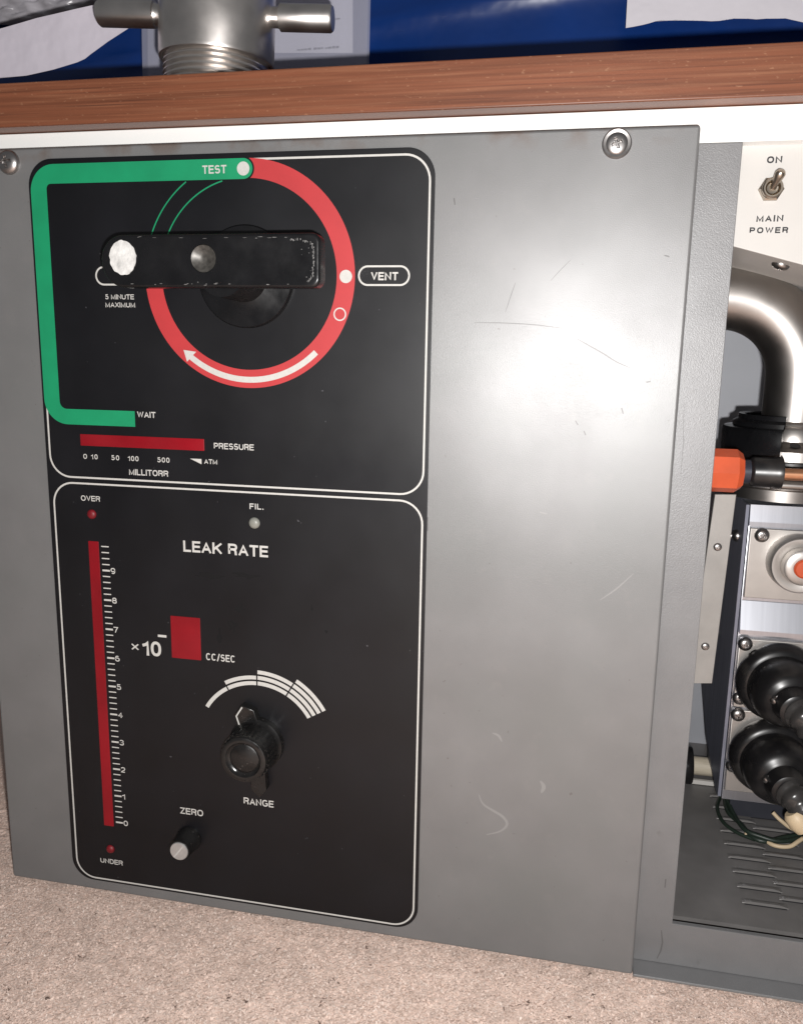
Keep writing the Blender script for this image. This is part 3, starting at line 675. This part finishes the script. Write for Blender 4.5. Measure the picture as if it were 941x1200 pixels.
# ------------------------------------------------------------------ inside the compartment
YE = 0.105
ec = at(840, 441, YE); tr, clr = 0.0192, 0.0470
pts = [(0.33, YE, ec[2] + clr)] + [(ec[0] - 0.012, YE, ec[2] + clr)] + [(ec[0] + clr * math.sin(t), YE, ec[2] + clr * math.cos(t)) for t in np.linspace(0, math.pi / 2, 25)] + [(ec[0] + clr, YE, ec[2] - 0.030)]
elbow = tube('elbow_pipe', pts, tr, STEEL, DET, 48)
tx0 = ec[0] + clr
zf = at(925, 497, YE - 0.02)[2]
lathe('weld_bead', [(tr, 0.001), (tr + .0012, 0.0), (tr + .0016, -0.0012), (tr + .0008, -0.0024), (tr, -0.003)], (tx0, YE, zf), (0, 0, 1), STEEL, elbow, 48)
lathe('pipe_hub', [(0.0200, 0.0), (0.0215, -0.002), (0.0220, -0.0085), (0.0335, -0.0125), (0.0345, -0.0135), (0.0345, -0.0190), (0.0, -0.0190)], (tx0, YE, zf - 0.002), (0, 0, 1), STEEL, elbow, 64)
hp = at(931, 527.5, YE - 0.028); lathe('bolt_hole', [(0.0, 0.0), (0.0030, 0.0)], (hp[0], YE - 0.0275, zf - 0.0118), (0, -0.35, 1), INK, elbow, 20)
# split black clamp ring that wraps the flange on the left
d_, u_, w_ = frame_of((0, 0, 1))
clamp = lathe('clamp_ring', [(0.0285, 0.004), (0.0320, 0.0045), (0.0325, -0.002), (0.0400, -0.0032), (0.0408, -0.0045), (0.0408, -0.0180), (0.0385, -0.0215), (0.0352, -0.0215), (0.0352, 0.0), (0.0285, 0.004)], (tx0, YE, zf), (0, 0, 1), BLACKG, DET, 40, a0=8, a1=158)
lathe('lower_flange', [(0.0, -0.0212), (0.0315, -0.0212), (0.0322, -0.022), (0.0322, -0.0290), (0.0310, -0.0296), (0.0, -0.031)], (tx0, YE, zf), (0, 0, 1), BLACKG, DET, 56)
neck = lathe('steel_neck', [(0.0, -0.0300), (0.0352, -0.0300), (0.0362, -0.0312), (0.0362, -0.0375), (0.0352, -0.0385), (0.0352, -0.0392), (0.0366, -0.0402), (0.0366, -0.0470), (0.0, -0.0470)], (tx0, YE + 0.016, zf), (0, 0, 1), STEEL, DET, 56)

# orange capped vent plunger with sleeve and copper rod
YO = 0.043
oc = at(852, 551.5, YO); x_r = at(866.5, 551, YO)[0]
orange = lathe('orange_cap', [(0.0, x_r + .0012), (0.0096, x_r + .0010), (0.0120, x_r - .0022), (0.0120, x_r - .030), (0.0, x_r - .030)], (0, YO, oc[2]), (1, 0, 0), ORANGE, DET, 8, smooth=False)
xs = at(880, 551, YO)[0]; xe = at(915, 551, YO)[0]
lathe('dark_shaft', [(0.0066, x_r), (0.0066, xs)], (0, YO, oc[2]), (1, 0, 0), mat('dark_shaft', (0.03, 0.032, 0.045), 0.4, 0.3), orange, 24)
lathe('rubber_sleeve', [(0.0066, xs - .001), (0.0080, xs), (0.0083, xs + .001), (0.0083, xe - .004), (0.0088, xe - .003), (0.0088, xe), (0.0040, xe + .0002)], (0, YO, oc[2]), (1, 0, 0), RUBBER, orange, 32)
lathe('copper_rod', [(0.0033, xe), (0.0033, 0.60)], (0, YO, oc[2] - .0006), (1, 0, 0), COPPER, orange, 20)
lathe('lower_rod', [(0.0024, xe - .002), (0.0024, 0.60)], (0, YO + .012, oc[2] - .0085), (1, 0, 0), STEEL, orange, 16)

# bracket strip beside the opening
YB = 0.050
q = [at(837.5, 579.5, YB), at(862.5, 579.5, YB), at(834, 801, YB), at(806, 801, YB)]
br = plate('bracket_strip', [(v[0], v[2]) for v in q], YB, YB + 0.0022, BRACKET, DET, b=0.0004)
zc = q[3][2]
box('bracket_flange', (OX - 0.0003, q[3][0] + 0.004, YB + 0.0023, YB + 0.0040, zc + 0.005, zc + 0.05), BRACKET, br)
for a, b_ in ((840.5, 641), (826, 757.5)):
    s = at(a, b_, YB); screw((s[0], YB, s[2]), 0.0024, br, style='round', dome=0.55, name='rivet')

# machined valve block
YK = 0.120; KX = 0.4195
blk = plate('valve_block', [(KX, 0.058), (0.575, 0.058), (0.575, 0.2640), (KX, 0.2640)], YK, 0.180, ALU, DET, b=0.0006)
sp = [(0.1205, 0.2640), (0.181, 0.2640), (0.212, 0.176), (0.235, 0.112), (0.181, 0.0745), (0.131, 0.0595), (0.1205, 0.0595)]  # polished side; its diagonal lower back edge is shaped after a cast shadow
make('side_cheek', [(KX - .0004, a, b) for a, b in sp] + [(KX - .0024, a, b) for a, b in sp], [tuple(range(7)), tuple(range(13, 6, -1))] + [(i, (i + 1) % 7, 7 + (i + 1) % 7, 7 + i) for i in range(7)], ALUSIDE, blk)
for yy, zz_ in ((0.139, 0.2396), (0.163, 0.2345), (0.180, 0.1585)): screw((KX - .0024, yy, zz_), 0.0042, blk, normal=(-1, 0, 0), style='round', dome=0.8, name='glint_stud')  # round studs added to stand in for bright glints on the side
def wedge(name, z1, z0, out):
    make(name, [(KX, YK - .0006, z1), (0.575, YK - .0006, z1), (0.575, YK - out, z0), (KX, YK - out, z0), (KX, YK - out, z0 - .003), (0.575, YK - out, z0 - .003), (KX, YK - .0006, z0 - .003), (0.575, YK - .0006, z0 - .003)],
         [(0, 3, 2, 1), (3, 4, 5, 2), (4, 6, 7, 5), (0, 6, 4, 3), (1, 2, 5, 7)], ALU, blk)
zt = at(879, 591, YK)[2]
wedge('sloped_rib', zt, at(879, 611, YK - .002)[2], 0.0028); wedge('sloped_rib', at(868, 703, YK)[2], at(864, 737, YK - .005)[2], 0.0062)
def kplate(name, y0px, y1px, x):
    a = at(x, y0px, YK)[2]; b_ = at(x, y1px, YK)[2]
    return plate(name, [(KX + .0009, b_), (0.574, b_), (0.574, a), (KX + .0009, a)], YK - 0.0032, YK - .0006, PLATE, blk, b=0.0005)
kplate('cover_plate', 618, 699, 880); kplate('cover_plate', 746, 826, 862); kplate('cover_plate', 829, 924, 855)
for a, b_ in ((892.5, 627.5), (873, 755), (862.5, 818), (861, 837.5), (850.5, 897)):
    s = at(a, b_, YK - .004); screw((max(s[0], KX + .0045), YK - .0033, s[2]), 0.0047, blk, turn=random.uniform(0, 1.5), dome=0.7)
bo = at(934, 667, YK - .015)
boss = lathe('valve_boss', [(0.0185, 0.0), (0.0180, 0.0100), (0.0170, 0.0112), (0.0125, 0.0112), (0.0118, 0.0108), (0.0112, 0.0170), (0.0100, 0.0180), (0.0060, 0.0180)], (bo[0] + .002, YK - .0033, bo[2] + .002), (0, -1, 0), PLATE, blk, 56)
lathe('orange_button', [(0.0062, 0.0150), (0.0060, 0.0195), (0.0050, 0.0205), (0.0, 0.0208)], (bo[0] + .002, YK - .0033, bo[2] + .002), (0, -1, 0), ORANGE, blk, 32)
# rubber boots over the feedthroughs, one above the other
def boot(px, py, lift):
    c = at(px, py, YK - .004)
    b = lathe('rubber_boot', [(0.0262, 0.0), (0.0268, 0.0016), (0.0266, 0.0050), (0.0256, 0.0085), (0.0238, 0.0105), (0.0216, 0.0112), (0.0210, 0.0125), (0.0212, 0.0150), (0.0214, 0.0200), (0.0206, 0.0260), (0.0186, 0.0305), (0.0158, 0.0332), (0.0136, 0.0340), (0.0124, 0.0350), (0.0118, 0.0400), (0.0108, 0.0455), (0.0090, 0.0465), (0.0, 0.0468)],
              (c[0], YK - .0035, c[2]), (0.06, -1, -0.06), RUBBER, DET, 64)
    t = Vector((c[0], YK - .0035, c[2])) + Vector((0.06, -1, -0.06)).normalized() * 0.043
    tube('cable_sleeve', curve_pts([t, t + Vector((.004, -.006, -.003)), t + Vector((.014, -.010, -.016)), t + Vector((.026, -.008, -.034))], 8), [0.0092 + 0.0007 * (1 if (q_ // 2) % 2 else -1) for q_ in range(25)], SMOKE, b, 24)
    lathe('clamp_pin', [(0.0, 0.0), (0.0009, 0.0), (0.0009, 0.0105), (0.0, 0.0107)], t + Vector((-.0125, .006, .0045)), (0.72, -.15, 0.42 + lift), SCREW, b, 12)
    lathe('clamp_screw', [(0.0, 0.0), (0.0019, 0.0), (0.0019, 0.0032), (0.0012, 0.0036), (0.0, 0.0036)], t + Vector((-.0118, .0055, .004)), (-.6, -.7, -.2), SCREW, b, 14)
    return t
t1 = boot(910, 797, 0.15); t2 = boot(901, 884, -0.12)
e2 = Vector(at(928, 951, 0.062))
lathe('terminal_boot', [(0.0, 0.0), (0.0050, 0.0), (0.0066, 0.002), (0.0068, 0.008), (0.0052, 0.0125), (0.0, 0.013)], e2, (0.45, -.15, -0.6), WIREB, DET, 20)
# wires trailing over the louvred floor
fz = 0.0305
def wire(P, r, m_): tube('wire', curve_pts(P, 8), r, m_, DET, 10)
def fl(px, py, h=0.004):
    d = (px - 470.5) / FPX * R - (py - 600) / FPX * U + F; z = fz + h; return CAM + d * ((z - CAM[2]) / d[2])
wire([fl(849, 936), fl(853, 952), fl(868, 966), fl(880, 980), fl(897, 986), fl(920, 981), fl(945, 977), fl(985, 972)], 0.0016, WIREG)
wire([fl(852, 938, .007), fl(860, 955, .006), fl(872, 972, .007), fl(890, 980, .007), fl(915, 986, .006), fl(945, 981, .006), fl(985, 975, .006)], 0.0015, WIREG)
wire([fl(872, 978, .003), fl(888, 979, .004), fl(905, 990, .004), fl(924, 992, .005), fl(938, 984, .008), fl(970, 965, .012)], 0.0014, WIREB)
wire([fl(905, 952, .016), fl(915, 962, .012), fl(930, 972, .010), fl(960, 980, .010)], 0.0014, WIREB)
wire([fl(938, 950, .02), fl(945, 965, .016), fl(960, 985, .008)], 0.0015, WIREG)
wire([fl(846, 930, .002), fl(840, 945, .002), fl(846, 962, .002), fl(862, 975, .002), fl(884, 984, .003)], 0.0013, WIREG)
# parts low at the back of the compartment
barp = at(830, 900, 0.205)
cb = lathe('cream_roller', [(0.0, 0.395), (0.0072, 0.395), (0.0072, 0.47), (0.0, 0.47)], (0, 0.205, barp[2] + 0.001), (1, 0, 0), BONE, DET, 28)
lathe('rubber_end', [(0.0, 0.398), (0.0150, 0.398), (0.0158, 0.400), (0.0158, 0.4105), (0.0150, 0.412), (0.0, 0.412)], (0, 0.203, barp[2] + .001), (1, 0, 0), RUBBER, cb, 32)
box('rear_flange', (0.38, 0.60, 0.190, 0.1925, 0.0302, 0.0335), CREAM, DET)
box('block_stand', (0.432, 0.56, 0.150, 0.178, 0.0302, 0.0578), mat('stand_dark', (0.05, 0.052, 0.065), 0.4, 0.4), DET)

# ------------------------------------------------------------------ test port on the wooden top
YT = 0.055; zw = 0.4985
tp = at(251.5, 30, YT); pc = Vector((tp[0], YT, zw)); ax = Vector((0.045, 0.0, 1)).normalized()
port = lathe('test_port', [(0.0, 0.0), (0.0300, 0.0), (0.0300, 0.001)], pc, ax, PORT, DET, 64)
zl = at(252, 50, YT - 0.033)[2] - zw          # height of the nut's lower lip
prof = [(0.0282, 0.0)]
k = 0; zz_ = 0.001
while zz_ < zl + 0.004:
    prof += [(0.0304, zz_), (0.0304, zz_ + .0006), (0.0282, zz_ + .0015), (0.0282, zz_ + .0020)]; zz_ += 0.0030
lathe('threaded_collar', prof, pc, ax, PORT, port, 80, angle=0.5)
lathe('port_nut', [(0.0285, zl + .006), (0.0305, zl + .004), (0.0310, zl + .0005), (0.0316, zl), (0.0327, zl + .0004), (0.0331, zl + .002), (0.0331, zl + 0.072), (0.0315, zl + 0.075), (0.0, zl + 0.075)], pc, ax, PORT, port, 80)
hz = at(252, 19, YT)[2] - zw; yaw = 0.09
for s in (-1, 1):
    e = Vector((s * math.cos(yaw), s * math.sin(yaw), -0.045 * s)).normalized(); o = pc + ax * hz
    rr = 0.0073
    lathe('handle_bar', [(0.0055, 0.031), (0.0055, 0.0355), (0.0062, 0.037), (rr, 0.0375), (rr, 0.0685 - .002 * s), (rr - .0009, 0.0698 - .002 * s), (0.0, 0.0699 - .002 * s)], o, e, PORT, port, 40)


# ------------------------------------------------------------------ things standing behind on the wooden top
YBIN = 0.235
def blue_bin():
    bin_ = thing('storage_bin', (0.2, 0.30, zw), 'dark blue plastic storage bin standing behind the steel port', 'bin')
    V, Fc = [], []; xs = np.linspace(-0.36, 0.64, 90); zs = np.linspace(zw + .0006, 0.74, 40)
    for z in zs:
        for x in xs:
            ridge = 0.006 / (1 + ((z - (0.606 + 0.030 * (x - 0.15) / 0.3)) / 0.006) ** 2)
            V.append((x, YBIN + 0.010 * math.sin(5 * x + 1) * (z - zw) / .24 - ridge + 0.004 * math.sin(23 * x + 9 * z), z))
    nx = len(xs)
    for j in range(len(zs) - 1):
        for i in range(nx - 1): Fc.append((j * nx + i, j * nx + i + 1, (j + 1) * nx + i + 1, (j + 1) * nx + i))
    make('bin_front', V, Fc, BLUE, bin_, smooth=True)
    boxes('bin_walls', [(-0.36, 0.64, 0.345, 0.349, zw + .0006, 0.74), (-0.364, -0.3602, 0.232, 0.349, zw + .0006, 0.74), (0.6402, 0.644, 0.232, 0.349, zw + .0006, 0.74), (-0.36, 0.64, 0.252, 0.3448, zw + .0008, zw + .004)], BLUE, bin_)
    boxes('bin_rim', [(-0.37, 0.65, 0.222, 0.245, 0.7402, 0.752), (-0.37, 0.65, 0.335, 0.356, 0.7402, 0.752)], BLUE, bin_, bevel=0.003)
blue_bin()

def sheet(name, outline, y, m, label, cat, bend=0.0, th=0.0003):
    P = [at(a, b, y)[[0, 2]] for a, b in outline]
    if area2(P) < 0: P = P[::-1]
    bm = bmesh.new(); f = [bm.verts.new((p[0], y, p[1])) for p in P]
    face = bm.faces.new(f)
    bmesh.ops.triangulate(bm, faces=[face]); bmesh.ops.subdivide_edges(bm, edges=bm.edges[:], cuts=3, use_grid_fill=True)
    x0 = min(p[0] for p in P)
    for v in bm.verts: v.co.y += bend * math.sin((v.co.x - x0) * 18 + v.co.z * 12) 
    r = bmesh.ops.extrude_face_region(bm, geom=bm.faces[:])
    for v in [g for g in r['geom'] if isinstance(g, bmesh.types.BMVert)]: v.co.y += th
    o = from_bm(name, bm, m, None, True, 0.6); tag(o, label, cat); return o
sheet('paper_sheet', [(-60, 96), (0, 90), (28, 87), (60, 79.5), (88, 71), (97, 67), (104, 61.5), (125, 47), (150, 32), (168, 18), (176, -8), (120, 2), (85, 9), (40, 19), (0, 31), (-60, 45)], 0.084, PAPER2,
      'curled white paper sheet against the blue bin, left of the steel port', 'paper', bend=0.003)
torn = [(733, 32.5), (742, 31), (752, 29), (760, 27), (768, 24.5), (774, 23.2), (784, 23.6), (793, 22.6), (802, 23.4), (812, 23.0), (822, 23.8), (833, 24.4), (842, 24.0), (851, 22), (860, 21.2), (868, 20.2), (876, 21.4), (886, 22.3), (898, 21.4), (910, 20.8), (920, 21.2), (930, 23.4), (941, 26.0), (975, 29), (1000, 27)]
sheet('torn_paper', torn + [(1000, -70), (738, -60)], 0.212, PAPER, 'white paper with a ragged torn lower edge on the blue bin', 'paper', bend=0.0006)

# clear pouch with a printed card, behind the port
YC2 = 0.160
pou = thing('document_pouch', tuple(at(300, 72, YC2) * [1, 1, 0] + [0, 0, zw]), 'clear plastic pouch holding a white printed card behind the steel port', 'pouch')
def quad(name, px0, px1, py0, py1, y, m, parent, th=0.0004, wob=0.0):
    a, b, c, d = at(px0, py1, y), at(px1, py1, y), at(px1, py0, y), at(px0, py0, y)
    return plate(name, [(a[0], a[2]), (b[0], b[2]), (c[0], c[2]), (d[0], d[2])], y, y + th, m, parent)
card = quad('card', 186, 413.5, -60, 62, YC2 + .002, CARD, pou)
a, b, c, d = at(166, 60, YC2), at(430, 60, YC2), at(434, -60, YC2), at(170, -60, YC2)
V, Fc = [], []
for j in range(30):
    for i in range(40):
        s, t = i / 39, j / 29; x = (a[0] * (1 - s) + b[0] * s) * (1 - t) + (d[0] * (1 - s) + c[0] * s) * t; z = (zw + .0005) * (1 - t) + d[2] * t
        V.append((x, YC2 - .002 + 0.0012 * math.sin(60 * x + 30 * z) + 0.0016 * math.sin(150 * x) * (1 if s < .1 or s > .92 else .3), z))
for j in range(29):
    for i in range(39): Fc.append((j * 40 + i, j * 40 + i + 1, (j + 1) * 40 + i + 1, (j + 1) * 40 + i))
film = make('film', V, Fc, FILM, pou, smooth=True)
make('film_back', [(v[0], YC2 + .004, v[2]) for v in (V[0], V[39], V[1199], V[1160])], [(0, 1, 2, 3)], FILM, pou)
GREYINK = mat('grey_ink', (0.16, 0.155, 0.17), 0.6)
x_ = 348.0
while x_ < 398:
    w = random.uniform(2.0, 4.4); p = at(x_, 59.5 - (x_ - 348) * 0.065, YC2 + .0018); q2 = at(x_ + w, 59.5 - (x_ - 348) * 0.065, YC2 + .0018)
    h = random.uniform(.0010, .0018)
    flat('print_mark', [(p[0], p[2]), (q2[0], q2[2]), (q2[0] + .0003, q2[2] + h), (p[0] + .0004, p[2] + h * .9)], YC2 + .0017, GREYINK, card); x_ += w + random.choice((0.7, 0.9, 2.6))
for x_, w in ((387, 4), (392, 6)):
    p = at(x_, 22, YC2); q2 = at(x_ + w, 21.4, YC2); flat('print_mark', [(p[0], p[2]), (q2[0], q2[2]), (q2[0], q2[2] + .0009), (p[0], p[2] + .0008)], YC2 + .0017, GREYINK, card)

# crumpled plastic bag in the corner
V, Fc = [], []; nn_ = 60
a, b, d = at(-60, 36, 0.222), at(132, 36, 0.222), at(-60, -60, 0.222)
H = rng.normal(0, 1, (nn_, nn_))
for _ in range(3): H = (H + np.roll(H, 1, 0) + np.roll(H, -1, 0) + np.roll(H, 1, 1) + np.roll(H, -1, 1)) / 5
H /= H.std()
for j in range(nn_):
    for i in range(nn_):
        s, t = i / (nn_ - 1), j / (nn_ - 1); e_ = math.sin(math.pi * s) ** .5 * math.sin(math.pi * t) ** .3 if 0 < s < 1 and 0 < t < 1 else 0
        V.append((a[0] + (b[0] - a[0]) * s, 0.222 - 0.014 * e_ + 0.0016 * H[j, i], a[2] + (d[2] - a[2]) * t))
for j in range(nn_ - 1):
    for i in range(nn_ - 1): Fc.append((j * nn_ + i, j * nn_ + i + 1, (j + 1) * nn_ + i + 1, (j + 1) * nn_ + i))
bag = make('plastic_bag', V, Fc, mat('milky_plastic', (0.42, 0.40, 0.43), 0.25, noise=(30, 0.35, 6)), smooth=True)
tag(bag, 'crumpled milky plastic bag behind the curled paper', 'bag')
